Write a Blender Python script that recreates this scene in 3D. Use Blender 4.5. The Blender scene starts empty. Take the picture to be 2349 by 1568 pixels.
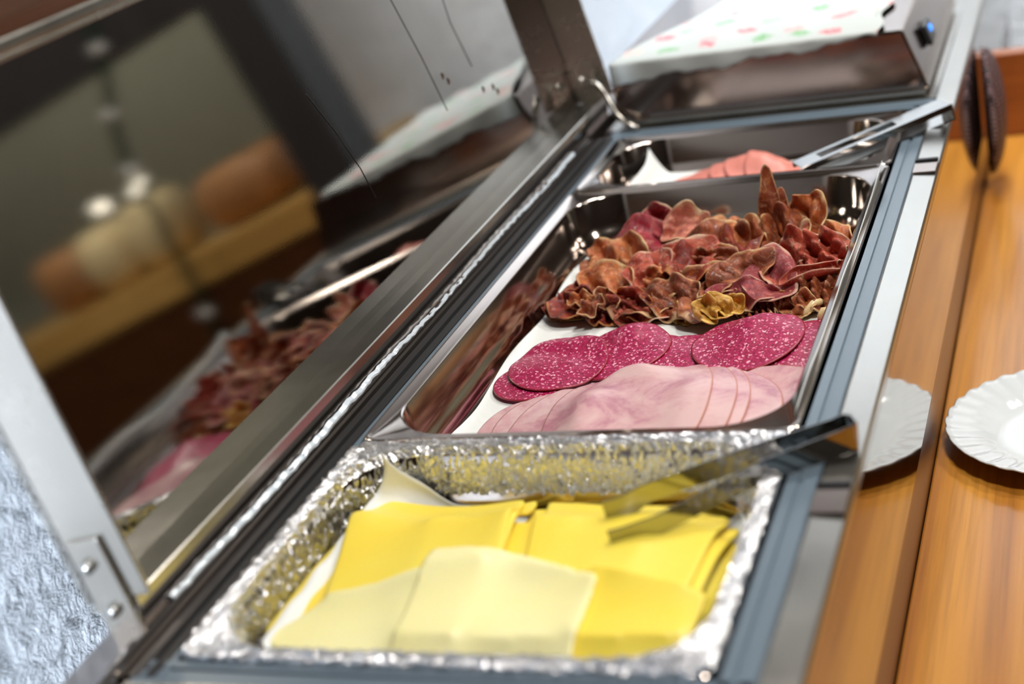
import bpy, math, random
import numpy as np
from mathutils import Vector, Matrix

# ------------------------------------------------------------------ camera, light, exposure
# Lengths are metres. "Rim level" is the top of the food pans, ZR above the floor; geometry below is
# written relative to rim level and lifted by ZR at the end.
ZR = 0.95
scene = bpy.context.scene
COL = scene.collection
CAM_R = np.array([.92410341, .32419597, -.20231128])
CAM_D = np.array([-.0478438, -.42709469, -.90294025])   # image-down direction
CAM_F = np.array([-.37913566, .84408951, -.3791689])
CAM_R = CAM_R / np.linalg.norm(CAM_R)
CAM_F = CAM_F - CAM_R * (CAM_F @ CAM_R); CAM_F /= np.linalg.norm(CAM_F)
CAM_U = np.cross(CAM_R, CAM_F)
CAM_H = 0.47
FPX = 3476.0
cam_d = bpy.data.cameras.new('camera')
cam = bpy.data.objects.new('camera', cam_d); COL.objects.link(cam)
cam_d.sensor_width = 36.0; cam_d.lens = FPX / 2349.0 * 36.0
cam_d.clip_start = 0.02; cam_d.clip_end = 50
cam.matrix_world = Matrix(((CAM_R[0], CAM_U[0], -CAM_F[0], 0), (CAM_R[1], CAM_U[1], -CAM_F[1], 0),
                           (CAM_R[2], CAM_U[2], -CAM_F[2], CAM_H + ZR), (0, 0, 0, 1)))
cam_d.dof.use_dof = True; cam_d.dof.focus_distance = 1.25; cam_d.dof.aperture_fstop = 3.3
cam_d.dof.aperture_blades = 0
scene.camera = cam

world = bpy.data.worlds.new('world'); scene.world = world; world.use_nodes = True
world.node_tree.nodes['Background'].inputs[0].default_value = (0.55, 0.60, 0.68, 1)
world.node_tree.nodes['Background'].inputs[1].default_value = 0.05
scene.view_settings.view_transform = 'Standard'; scene.view_settings.look = 'None'
scene.view_settings.gamma = 1.0; scene.view_settings.use_curve_mapping = False
scene.view_settings.exposure = 0.0
cy_ = scene.cycles
cy_.max_bounces = 7; cy_.diffuse_bounces = 3; cy_.glossy_bounces = 4; cy_.transmission_bounces = 2; cy_.transparent_max_bounces = 4
cy_.caustics_reflective = False; cy_.caustics_refractive = False; cy_.sample_clamp_indirect = 6

def area(name, loc, target, power, color, sx, sy=None, shape='RECTANGLE'):
    l = bpy.data.lights.new(name, 'AREA'); l.energy = power; l.color = color; l.shape = shape
    l.size = sx
    if sy: l.size_y = sy
    o = bpy.data.objects.new(name, l); COL.objects.link(o)
    o.location = (loc[0], loc[1], loc[2] + ZR)
    d = Vector((target[0] - loc[0], target[1] - loc[1], target[2] - loc[2]))
    o.rotation_euler = d.to_track_quat('-Z', 'Y').to_euler()
    return o
CEIL = 1.62
LAMPS = ((-.05, 1.75, 13, .15), (.30, .70, 22, .13), (1.5, 1.2, 8, .13), (.75, 2.05, 19, .12))  # the last lamp is added to brighten the bread and green-grey wall
for x, y, w, h in LAMPS:
    area('ceiling_light_lamp', (x, y, CEIL - .05), (x, y, 0), w, (1.0, .955, .885), 2 * h, 2 * h)
wall_fill = area('added_wall_fill_light', (-.15, 2.25, CEIL - .06), (-.74, 2.60, -.05), 14, (.84, .92, 1.0), .22, .22); wall_fill.data.spread = math.radians(75)  # added unseen light, aimed to brighten the white walls in the far corner
wall_beam = area('added_wall_beam', (-.69, -1.34, 0.22), (-.742, .80, -.02), 9, (.78, .88, 1.0), .07, .5); wall_beam.data.spread = math.radians(9)  # added narrow beam to brighten the stucco behind the lid; no source modelled

def ray(px, py):
    return CAM_R * (px - 1174.5) + CAM_D * (py - 784.0) + CAM_F * FPX
def P(px, py, z=0.0):
    """point of the rim-level frame at height z that a picture pixel looks at"""
    d = ray(px, py); t = (z - CAM_H) / d[2]
    return np.array([d[0] * t, d[1] * t, z])

random.seed(4); RNG = np.random.RandomState(11)

# ------------------------------------------------------------------ materials
def mat(name):
    m = bpy.data.materials.new(name); m.use_nodes = True
    nt = m.node_tree
    return m, nt, nt.nodes['Principled BSDF']
def N(nt, typ, **kw):
    n = nt.nodes.new(typ)
    for k, v in kw.items():
        if k == 'inp':
            for kk, vv in v.items(): n.inputs[kk].default_value = vv
        else: setattr(n, k, v)
    return n
def coords(nt, kind='Object', scale=(1, 1, 1), rot=(0, 0, 0)):
    tc = N(nt, 'ShaderNodeTexCoord'); mp = N(nt, 'ShaderNodeMapping')
    mp.inputs['Scale'].default_value = scale; mp.inputs['Rotation'].default_value = rot
    nt.links.new(tc.outputs[kind], mp.inputs['Vector']); return mp.outputs[0]
def noise(nt, vec, scale=5, detail=4, rough=.5, dist=0):
    n = N(nt, 'ShaderNodeTexNoise'); n.inputs['Scale'].default_value = scale
    n.inputs['Detail'].default_value = detail; n.inputs['Roughness'].default_value = rough
    n.inputs['Distortion'].default_value = dist
    nt.links.new(vec, n.inputs['Vector']); return n.outputs['Fac']
def ramp(nt, fac, stops, interp='LINEAR'):
    r = N(nt, 'ShaderNodeValToRGB'); r.color_ramp.interpolation = interp
    e = r.color_ramp.elements
    while len(e) > 1: e.remove(e[-1])
    e[0].position = stops[0][0]; e[0].color = (*stops[0][1], 1)
    for p, c in stops[1:]:
        k = e.new(p); k.color = (*c, 1)
    nt.links.new(fac, r.inputs[0]); return r.outputs[0]
def mixc(nt, fac, a, b, mode='MIX'):
    m = N(nt, 'ShaderNodeMix', data_type='RGBA', blend_type=mode)
    for i, s in ((6, a), (7, b)):
        if isinstance(s, tuple): m.inputs[i].default_value = (*s, 1)
        else: nt.links.new(s, m.inputs[i])
    if isinstance(fac, (int, float)): m.inputs[0].default_value = fac
    else: nt.links.new(fac, m.inputs[0])
    return m.outputs[2]
def mth(nt, op, a, b=None, c=None):
    m = N(nt, 'ShaderNodeMath', operation=op)
    for i, s in enumerate((a, b, c)):
        if s is None: continue
        if isinstance(s, (int, float)): m.inputs[i].default_value = s
        else: nt.links.new(s, m.inputs[i])
    return m.outputs[0]
def g3(v): return (v, v, v)
def bump(nt, bsdf, h, strength=.3, dist=.001):
    b = N(nt, 'ShaderNodeBump'); b.inputs['Strength'].default_value = strength; b.inputs['Distance'].default_value = dist
    nt.links.new(h, b.inputs['Height']); nt.links.new(b.outputs[0], bsdf.inputs['Normal']); return b

def steel(name, col=(.60, .585, .56), rough=.2, streak=(3, 260, 260), bs=.12, var=.12):
    m, nt, b = mat(name)
    v = coords(nt, 'Object', streak)
    n = noise(nt, v, 1.0, 5, .6)
    v2 = coords(nt, 'Object'); n2 = noise(nt, v2, 18, 5, .6)
    c = ramp(nt, n2, [(.3, tuple(x * (1 - var) for x in col)), (.7, col)])
    nt.links.new(c, b.inputs['Base Color']); b.inputs['Metallic'].default_value = 1
    r = ramp(nt, n2, [(.3, g3(rough * .93)), (.75, g3(rough * 1.12))]); nt.links.new(r, b.inputs['Roughness'])
    bump(nt, b, n, bs, .0004)
    return m
S_RIM = steel('brushed_steel_rim', (.54, .52, .48), .24, (300, 4, 300), .05)
S_PAN = steel('pan_steel', (.55, .48, .44), .11, (4, 90, 90), .03, .06)
S_PANEL = steel('polished_front_steel', (.52, .50, .48), .05, (2, 3, 30), .02)
S_LID = steel('lid_inner_steel', (.42, .405, .38), .018, (2, 600, 900), .02, .08)
S_FLANGE = steel('lid_flange_steel', (.62, .585, .53), .26, (60, 60, 60), .03, .04)
S_BOX = steel('warmer_steel', (.43, .35, .31), .13, (300, 5, 300), .03)
S_TONG = steel('tong_steel', (.40, .39, .375), .10, (5, 5, 60), .03)
S_SCREW = steel('screw_steel', (.7, .69, .66), .25)

def foil_mat():
    m, nt, b = mat('crumpled_foil')
    v = coords(nt)
    b.inputs['Base Color'].default_value = (.88, .89, .92, 1); b.inputs['Metallic'].default_value = 1
    b.inputs['Roughness'].default_value = .24
    vo = N(nt, 'ShaderNodeTexVoronoi'); vo.inputs['Scale'].default_value = 115; nt.links.new(v, vo.inputs['Vector'])
    n = noise(nt, v, 260, 3, .6, 1.5)
    h = mth(nt, 'ADD', vo.outputs['Distance'], n)
    bump(nt, b, h, .6, .0018)
    return m
FOIL = foil_mat()

def gasket_mat():
    m, nt, b = mat('blue_grey_pvc')
    b.inputs['Base Color'].default_value = (.13, .175, .22, 1); b.inputs['Roughness'].default_value = .3
    bump(nt, b, noise(nt, coords(nt), 90, 3), .1, .0006)
    return m
GASKET = gasket_mat()
def plain(name, col, rough=.5, metal=0, bumps=None, emis=None, sss=0, var=0, coat=0):
    m, nt, b = mat(name)
    b.inputs['Base Color'].default_value = (*col, 1); b.inputs['Roughness'].default_value = rough
    b.inputs['Metallic'].default_value = metal
    if var:
        c = ramp(nt, noise(nt, coords(nt), var, 4), [(.3, tuple(x * .8 for x in col)), (.7, tuple(min(1, x * 1.12) for x in col))])
        nt.links.new(c, b.inputs['Base Color'])
    if bumps: bump(nt, b, noise(nt, coords(nt), bumps[0], 4), bumps[1], bumps[2])
    if emis: b.inputs['Emission Color'].default_value = (*emis[0], 1); b.inputs['Emission Strength'].default_value = emis[1]
    if sss:
        b.inputs['Subsurface Weight'].default_value = sss; b.inputs['Subsurface Radius'].default_value = (.01, .006, .003)
        b.inputs['Subsurface Scale'].default_value = .5
    if coat: b.inputs['Coat Weight'].default_value = coat; b.inputs['Coat Roughness'].default_value = .08
    return m
BLACK = plain('black_rubber_and_shade', (.012, .012, .013), .45)
DARKWELL = plain('dark_well', (.02, .02, .022), .5)
TAPE = plain('silver_tape', (.62, .68, .74), .35, .35, (300, .5, .001))

def wood(name, a, b_, dark, rough=.16, axis='Y', coat=.6, scale=1.0):
    m, nt, b = mat(name)
    s = {'Y': (26 * scale, 1.1 * scale, 26 * scale), 'X': (1.1 * scale, 26 * scale, 26 * scale)}[axis]
    v = coords(nt, 'Object', s)
    n1 = noise(nt, v, 1.0, 6, .55, .8)
    v2 = coords(nt, 'Object', tuple(x * 9 if x > 5 else x * 5 for x in s)); n2 = noise(nt, v2, 1.0, 3, .6)
    c1 = ramp(nt, n1, [(.25, dark), (.45, a), (.72, b_)])
    c2 = ramp(nt, n2, [(.35, g3(.80)), (.55, g3(1.0))])
    nt.links.new(mixc(nt, 1.0, c1, c2, 'MULTIPLY'), b.inputs['Base Color'])
    b.inputs['Roughness'].default_value = .38
    b.inputs['Coat Weight'].default_value = coat; b.inputs['Coat Roughness'].default_value = rough
    bump(nt, b, n2, .08, .0004)
    return m
WOOD_RAIL = wood('varnished_beech', (.43, .165, .018), (.62, .275, .038), (.30, .095, .010))
WOOD_DARK = wood('dark_varnished_wood', (.085, .028, .009), (.12, .042, .012), (.05, .016, .006))
WOOD_RED = wood('reddish_wood', (.33, .09, .02), (.42, .13, .03), (.22, .05, .013), axis='X')
WOOD_PALE = wood('pale_oiled_wood', (.62, .36, .10), (.78, .48, .15), (.46, .24, .07), axis='X')

def stucco(name, col, scale=55, strength=1.0, dist=.012):
    m, nt, b = mat(name)
    v = coords(nt)
    n1 = noise(nt, v, scale, 6, .7, .4); n2 = noise(nt, v, scale * .28, 3, .6)
    h = mth(nt, 'ADD', n1, mth(nt, 'MULTIPLY', n2, .8))
    b.inputs['Base Color'].default_value = (*col, 1); b.inputs['Roughness'].default_value = .85
    bump(nt, b, h, strength, dist)
    return m
STUCCO = stucco('rough_white_stucco', (.80, .84, .90), 60, 1.0, .045)
STUCCO2 = stucco('white_stucco', (.78, .80, .82), 40, .8, .008)
WALL_G = stucco('green_grey_plaster', (.36, .37, .29), 20, .3, .004)
WALL_B = stucco('brown_plaster', (.115, .072, .055), 20, .3, .004)
CEILM = stucco('ceiling_plaster', (.17, .145, .12), 20, .2, .003)
FLOORM = plain('brown_floor_tiles', (.13, .075, .045), .4, var=6)

def uvlen(nt):
    tc = N(nt, 'ShaderNodeTexCoord')
    vm = N(nt, 'ShaderNodeVectorMath', operation='LENGTH'); nt.links.new(tc.outputs['UV'], vm.inputs[0])
    return tc.outputs['UV'], vm.outputs['Value']

def salami_mat():
    m, nt, b = mat('salami_meat')
    v = coords(nt)
    vo = N(nt, 'ShaderNodeTexVoronoi'); vo.inputs['Scale'].default_value = 400; vo.inputs['Randomness'].default_value = 1
    nd = N(nt, 'ShaderNodeTexNoise'); nd.inputs['Scale'].default_value = 200; nt.links.new(v, nd.inputs['Vector'])
    va = N(nt, 'ShaderNodeVectorMath', operation='MULTIPLY_ADD'); nt.links.new(nd.outputs['Color'], va.inputs[0])
    va.inputs[1].default_value = (.005, .005, .005); nt.links.new(v, va.inputs[2])
    nt.links.new(va.outputs[0], vo.inputs['Vector'])
    # each cell draws its own grain size
    thr = mth(nt, 'MULTIPLY', N(nt, 'ShaderNodeSeparateColor').outputs[0], 1)
    sc = [n for n in nt.nodes if n.bl_idname == 'ShaderNodeSeparateColor'][0]
    nt.links.new(vo.outputs['Color'], sc.inputs[0])
    d = mth(nt, 'SUBTRACT', mth(nt, 'MULTIPLY', thr, .60), vo.outputs['Distance'])
    f = ramp(nt, d, [(.0, g3(0)), (.12, g3(1))])
    n2 = noise(nt, v, 420, 4, .6)
    base = ramp(nt, n2, [(.28, (.12, .001, .018)), (.5, (.34, .002, .060)), (.72, (.52, .015, .125))])
    fat = mixc(nt, sc.outputs[1], (.66, .10, .24), (.86, .46, .55))
    c = mixc(nt, f, base, fat)
    uv, r = uvlen(nt)
    rim = ramp(nt, r, [(.962, g3(0)), (.985, g3(1))])
    c = mixc(nt, rim, c, (.30, .010, .030))
    nt.links.new(c, b.inputs['Base Color'])
    b.inputs['Roughness'].default_value = .38; b.inputs['Subsurface Weight'].default_value = .08
    b.inputs['Subsurface Radius'].default_value = (.004, .001, .001); b.inputs['Subsurface Scale'].default_value = .3
    bump(nt, b, n2, .25, .0005)
    return m
SALAMI = salami_mat()

def ham_mat(name, a=(.60, .335, .36), b2=(.43, .17, .225), c3=(.68, .45, .45)):
    m, nt, b = mat(name)
    v = coords(nt)
    n1 = noise(nt, v, 24, 8, .68, .5); n2 = noise(nt, v, 9, 3, .5, .6); n3 = noise(nt, v, 240, 3, .6)
    c = ramp(nt, n1, [(.36, b2), (.48, a), (.60, c3)])
    blot = mth(nt, 'MULTIPLY', ramp(nt, n2, [(.56, g3(0)), (.66, g3(1))]), ramp(nt, n3, [(.42, g3(.15)), (.58, g3(.8))]))
    c = mixc(nt, blot, c, (.55, .14, .22))
    uv, r = uvlen(nt)
    rim = ramp(nt, r, [(.975, g3(0)), (.995, g3(.75))])
    c = mixc(nt, rim, c, (.52, .22, .15))
    nt.links.new(c, b.inputs['Base Color']); b.inputs['Roughness'].default_value = .34
    b.inputs['Subsurface Weight'].default_value = .25; b.inputs['Subsurface Radius'].default_value = (.008, .003, .002)
    b.inputs['Subsurface Scale'].default_value = .4
    bump(nt, b, noise(nt, v, 130, 4, .6), .18, .0008)
    return m
HAM = ham_mat('cooked_ham')
SAUSAGE = plain('pink_sausage', (.80, .27, .22), .4, sss=.2, var=40)
def cheese_mat(name, col, col2):
    m, nt, b = mat(name)
    c = ramp(nt, noise(nt, coords(nt), 14, 3), [(.35, col), (.7, col2)])
    nt.links.new(c, b.inputs['Base Color']); b.inputs['Roughness'].default_value = .42
    b.inputs['Subsurface Weight'].default_value = .3; b.inputs['Subsurface Radius'].default_value = (.01, .007, .002)
    b.inputs['Subsurface Scale'].default_value = .5
    bump(nt, b, noise(nt, coords(nt), 200, 3), .06, .0005)
    return m
CHEESE = cheese_mat('yellow_cheese', (.95, .70, .065), (.96, .76, .11))
CHEESE_P = cheese_mat('pale_cheese', (.97, .87, .42), (.98, .90, .50))

def prosc_mat(name, c1, c2, c3, fat=(.86, .66, .45), edge=.80, fatmix=.55):
    """dry-cured ham: lean meat with seams of fat and a pale fatty border"""
    m, nt, b = mat(name)
    v = coords(nt)
    n1 = noise(nt, v, 45, 5, .6, 1.0); n2 = noise(nt, v, 160, 4, .6)
    c = ramp(nt, n1, [(.28, c1), (.5, c2), (.74, c3)])
    c = mixc(nt, .5, c, mixc(nt, 1.0, c, ramp(nt, n2, [(.32, g3(.25)), (.65, g3(1.2))]), 'MULTIPLY'))
    vein = mth(nt, 'ABSOLUTE', mth(nt, 'SUBTRACT', noise(nt, v, 38, 2, .5, 2.0), .5))
    vf = ramp(nt, vein, [(.0, g3(fatmix)), (.014, g3(0))])
    uv, r = uvlen(nt)
    rr = mth(nt, 'ADD', r, mth(nt, 'MULTIPLY', mth(nt, 'SUBTRACT', noise(nt, v, 30, 2), .5), .5))
    ef = mth(nt, 'MULTIPLY', ramp(nt, rr, [(edge, g3(0)), (edge + .16, g3(1))]), ramp(nt, noise(nt, v, 22, 2), [(.36, g3(.2)), (.56, g3(1))]))
    c = mixc(nt, vf, c, fat); c = mixc(nt, ef, c, fat)
    nt.links.new(c, b.inputs['Base Color']); b.inputs['Roughness'].default_value = .42
    b.inputs['Coat Weight'].default_value = .10; b.inputs['Coat Roughness'].default_value = .15
    b.inputs['Subsurface Weight'].default_value = .15; b.inputs['Subsurface Radius'].default_value = (.010, .003, .001)
    b.inputs['Subsurface Scale'].default_value = .5
    bump(nt, b, noise(nt, v, 150, 6, .72, 1.2), .8, .0018)
    return m
PR = {
 'purple': prosc_mat('cured_ham_purple', (.20, .004, .018), (.36, .015, .035), (.50, .06, .07), (.80, .52, .38), .93),
 'mauve': prosc_mat('cured_ham_mauve', (.22, .022, .035), (.35, .050, .060), (.46, .11, .085), (.72, .42, .32), .95, .35),
 'orange': prosc_mat('cured_ham_orange', (.30, .040, .009), (.56, .15, .038), (.74, .30, .10), (.82, .56, .28), .88),
 'brown': prosc_mat('cured_ham_brown', (.10, .014, .004), (.32, .065, .018), (.58, .19, .055), (.72, .46, .24), .90),
 'pinkfat': prosc_mat('cured_ham_fat_end', (.46, .09, .07), (.62, .19, .13), (.76, .36, .22), (.86, .66, .42), .86),
 'yellow': prosc_mat('cured_ham_yellow_fat', (.32, .10, .015), (.62, .30, .03), (.78, .45, .06), (.85, .58, .16), .75),
 'dark': prosc_mat('cured_ham_dried', (.07, .004, .002), (.27, .018, .007), (.50, .075, .02), (.60, .24, .07), .93),
 'red': prosc_mat('cured_ham_red', (.30, .022, .014), (.52, .085, .045), (.68, .20, .11), (.82, .56, .40), .91),
}
FATM = plain('cured_fat', (.86, .66, .36), .25, sss=.4, var=60)
def paper_mat():
    m, nt, b = mat('white_parchment')
    b.inputs['Base Color'].default_value = (.84, .86, .85, 1); b.inputs['Roughness'].default_value = .55
    bump(nt, b, noise(nt, coords(nt), 28, 4, .5, .8), .5, .003)
    return m
PAPER = paper_mat()
def napkin_mat():
    m, nt, b = mat('floral_paper')
    v = coords(nt, 'Object', (1, 1, 1))
    nd = N(nt, 'ShaderNodeTexNoise'); nd.inputs['Scale'].default_value = 60; nt.links.new(v, nd.inputs['Vector'])
    va = N(nt, 'ShaderNodeVectorMath', operation='MULTIPLY_ADD'); nt.links.new(nd.outputs['Color'], va.inputs[0])
    va.inputs[1].default_value = (.022, .03, .0); nt.links.new(v, va.inputs[2])
    vo = N(nt, 'ShaderNodeTexVoronoi'); vo.inputs['Scale'].default_value = 19; vo.inputs['Randomness'].default_value = .85
    vo.voronoi_dimensions = '2D'
    nt.links.new(va.outputs[0], vo.inputs['Vector'])
    sc = N(nt, 'ShaderNodeSeparateColor'); nt.links.new(vo.outputs['Color'], sc.inputs[0])
    f = ramp(nt, vo.outputs['Distance'], [(.20, g3(1)), (.27, g3(0))])
    n = noise(nt, v, 260, 2)
    f = mth(nt, 'MULTIPLY', f, ramp(nt, n, [(.42, g3(.25)), (.55, g3(1))]))
    f = mth(nt, 'MULTIPLY', f, ramp(nt, sc.outputs[1], [(.35, g3(.45)), (.7, g3(1))]))
    col = ramp(nt, sc.outputs[0], [(0, (.78, .13, .17)), (.42, (.78, .16, .2)), (.45, (.16, .42, .16)), (.75, (.20, .48, .2)), (.78, (.85, .55, .50))], 'CONSTANT')
    c = mixc(nt, f, (.52, .56, .55), col)
    nt.links.new(c, b.inputs['Base Color']); b.inputs['Roughness'].default_value = .8
    return m
NAPKIN = napkin_mat()
def wicker_mat():
    m, nt, b = mat('dark_wicker')
    v = coords(nt, 'Object', (1, 1, 1))
    w1 = N(nt, 'ShaderNodeTexWave', wave_type='BANDS', bands_direction='Z'); w1.inputs['Scale'].default_value = 55
    w2 = N(nt, 'ShaderNodeTexWave', wave_type='BANDS', bands_direction='Y'); w2.inputs['Scale'].default_value = 40
    for w in (w1, w2): nt.links.new(v, w.inputs['Vector']); w.inputs['Distortion'].default_value = 1.0
    k = mth(nt, 'MULTIPLY', w1.outputs['Fac'], w2.outputs['Fac'])
    c = ramp(nt, k, [(.1, (.03, .014, .016)), (.5, (.15, .07, .075)), (.85, (.30, .17, .17))])
    nt.links.new(c, b.inputs['Base Color']); b.inputs['Roughness'].default_value = .5
    bump(nt, b, k, .8, .004)
    return m
WICKER = wicker_mat()
PLATE = plain('white_opal_glass', (.66, .70, .73), .10, sss=.1, coat=.5)
PLASTIC_BLK = plain('black_plastic', (.03, .032, .036), .3)
BLUE_LED = plain('blue_led', (.02, .2, .9), .3, emis=((.04, .30, 1.0), 1.8))
GREENWIRE = plain('green_cable', (.008, .035, .018), .4)
BULB = plain('clear_bulb', (.9, .9, .88), .05, metal=.2)
BULB_ON = plain('lit_bulb', (1, .95, .8), .2, emis=((1, .93, .78), 5))
LAMP = plain('lamp_diffuser', (1, 1, 1), .5, emis=((1, .96, .9), 3.0))
CRUST = plain('bread_crust', (.36, .17, .06), .6, bumps=(60, .6, .003), var=20)
CRUMB = plain('pale_bread', (.74, .60, .33), .7, bumps=(80, .6, .003), var=20)

# ------------------------------------------------------------------ mesh helpers
class MB:
    def __init__(s): s.v = []; s.f = []; s.uv = None
    def add(s, v, f):
        o = len(s.v); s.v += [tuple(map(float, p)) for p in v]; s.f += [tuple(i + o for i in q) for q in f]; return s
    def box(s, lo, hi):
        x0, y0, z0 = lo; x1, y1, z1 = hi
        return s.add([(x0, y0, z0), (x1, y0, z0), (x1, y1, z0), (x0, y1, z0), (x0, y0, z1), (x1, y0, z1), (x1, y1, z1), (x0, y1, z1)],
              [(0, 3, 2, 1), (4, 5, 6, 7), (0, 1, 5, 4), (1, 2, 6, 5), (2, 3, 7, 6), (3, 0, 4, 7)])
    def obox(s, c, ax, ay, az, hx, hy, hz):
        c, ax, ay, az = map(np.array, (c, ax, ay, az)); v = []
        for sz in (-1, 1):
            for sx, sy in ((-1, -1), (1, -1), (1, 1), (-1, 1)): v.append(c + ax * sx * hx + ay * sy * hy + az * sz * hz)
        return s.add(v, [(0, 3, 2, 1), (4, 5, 6, 7), (0, 1, 5, 4), (1, 2, 6, 5), (2, 3, 7, 6), (3, 0, 4, 7)])
    def loops(s, L, closed=True, cap0=False, cap1=False):
        n = len(L[0]); v = [p for l in L for p in l]; f = []
        for i in range(len(L) - 1):
            for j in range(n if closed else n - 1):
                k = (j + 1) % n; f.append((i * n + j, i * n + k, (i + 1) * n + k, (i + 1) * n + j))
        if cap0: f.append(tuple(range(n - 1, -1, -1)))
        if cap1: f.append(tuple((len(L) - 1) * n + j for j in range(n)))
        return s.add(v, f)
    def tube(s, pts, r, n=10, cap=True):
        pts = [np.array(p, float) for p in pts]; L = []
        up = np.array([0, 0, 1.])
        for i, p in enumerate(pts):
            d = pts[min(i + 1, len(pts) - 1)] - pts[max(i - 1, 0)]; d /= np.linalg.norm(d)
            a = np.cross(d, up)
            if np.linalg.norm(a) < .1: a = np.cross(d, (1, 0, 0))
            a /= np.linalg.norm(a); b = np.cross(d, a)
            rr = r[i] if hasattr(r, '__len__') else r
            L.append([p + rr * (math.cos(t) * a + math.sin(t) * b) for t in np.linspace(0, 2 * math.pi, n, endpoint=False)])
        return s.loops(L, True, cap, cap)
    def build(s, name, m, parent=None, smooth=False, bevel=0, label=None, uv=None):
        me = bpy.data.meshes.new(name); me.from_pydata(s.v, [], s.f); me.validate(); me.update()
        me.materials.append(m)
        if smooth:
            me.polygons.foreach_set('use_smooth', [True] * len(me.polygons))
        if uv is not None:
            l = me.uv_layers.new(name='UVMap')
            idx = np.zeros(len(me.loops), int); me.loops.foreach_get('vertex_index', idx)
            l.data.foreach_set('uv', np.asarray(uv, float)[idx].ravel())
        o = bpy.data.objects.new(name, me); COL.objects.link(o)
        if parent is not None: o.parent = parent
        if bevel:
            md = o.modifiers.new('bevel', 'BEVEL'); md.width = bevel; md.segments = 2; md.limit_method = 'ANGLE'
            md.angle_limit = math.radians(40)
            if hasattr(md, 'harden_normals'): pass
        if label: o['label'] = label
        return o
def tag(o, label, cat, group=None):
    o['label'] = label; o['category'] = cat
    if group: o['group'] = group
    return o
def thing(name, label, cat, group=None):
    o = bpy.data.objects.new(name, None); COL.objects.link(o); o.empty_display_size = .05
    return tag(o, label, cat, group)
def struct(o): o['kind'] = 'structure'; return o
def sharp(o, ang=35):
    """smooth with hard corners"""
    me = o.data
    me.polygons.foreach_set('use_smooth', [True] * len(me.polygons))
    me.set_sharp_from_angle(angle=math.radians(ang)); return o

def rrect(x0, x1, y0, y1, r, z, seg=16):
    out = []
    for cx, cy, a0 in ((x1 - r, y1 - r, 0), (x0 + r, y1 - r, 90), (x0 + r, y0 + r, 180), (x1 - r, y0 + r, 270)):
        for k in range(seg + 1):
            a = math.radians(a0 + 90 * k / seg); out.append((cx + r * math.cos(a), cy + r * math.sin(a), z))
    return out

# ------------------------------------------------------------------ setting
X_LW, Y_FW, X_RW, Y_NW = -0.74, 2.80, 2.9, -1.4
struct(MB().box((X_LW - .1, Y_NW - .1, -ZR - .05), (X_RW + .1, Y_FW + .1, -ZR)).build('floor', FLOORM))
struct(MB().box((X_LW - .1, Y_NW - .1, CEIL), (X_RW + .1, Y_FW + .1, CEIL + .05)).build('ceiling', CEILM))
struct(MB().box((X_LW - .1, Y_NW, -ZR), (X_LW, Y_FW, CEIL)).build('wall_left', STUCCO))
struct(MB().box((X_LW, Y_FW, -ZR), (.42, Y_FW + .1, CEIL)).build('wall_far', STUCCO2))
struct(MB().box((.42, Y_FW, -ZR), (X_RW, Y_FW + .1, CEIL)).build('wall_far_right', WALL_G))
struct(MB().box((X_RW, Y_NW, -ZR), (X_RW + .1, Y_FW, CEIL)).build('wall_right', WALL_B))
struct(MB().box((X_LW, Y_NW - .1, -ZR), (X_RW, Y_NW, CEIL)).build('wall_near', WALL_B))
# dark post and dark header seen mirrored in the lid
struct(MB().box((.103, 2.3, -ZR), (.213, 2.42, CEIL)).build('trim_1', plain('charcoal_paint', (.035, .033, .034), .45)))
struct(MB().box((.213, 2.33, .40), (1.5, 2.42, .74)).build('trim_2', plain('charcoal_paint_header', (.04, .036, .036), .45)))
# dark timber along the left wall, above the open lid
struct(MB().box((X_LW, .2, .31), (X_LW + .03, 1.1, .60)).build('trim_3', WOOD_DARK))
# ceiling lamps' fixtures
LL = ('square ceiling lamp over the far food pans', 'square ceiling lamp over the cheese pan and tray rail', 'square ceiling lamp in the open room',
      'square ceiling lamp added above the bread table')
for (x, y, w_, s_), lab in zip(LAMPS, LL):
    t = thing('ceiling_lamp', lab, 'lamp')
    MB().box((x - s_ - .02, y - s_ - .02, CEIL - .04), (x + s_ + .02, y + s_ + .02, CEIL - .0005)).build('housing', S_RIM, t, bevel=.004)

# ------------------------------------------------------------------ counter
Y0, Y1 = 0.30, 2.62
counter = thing('refrigerated_counter', 'stainless steel refrigerated buffet counter holding the food pans, mirror-like lid standing open', 'counter')
XR = -.159          # outer edge of the front rim
# front rim strip (profile extruded along Y)
def extrude(profile, y0, y1, closed=True):
    m = MB(); L = [[(x, y, z) for x, z in profile] for y in (y0, y1)]
    return m.loops(L, closed, True, True)
o = extrude([(-.182, -.004), (-.182, .0035), (-.180, .005), (-.1605, .004), (XR, .002), (XR, -.0035), (-.163, -.006)], Y0, Y1).build('front_rim', S_RIM, counter)
extrude([(XR - .0025, -.006), (XR - .0005, -.006), (XR - .0005, -.127), (XR - .0025, -.127)], Y0, Y1).build('front_panel', S_PANEL, counter)
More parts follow.
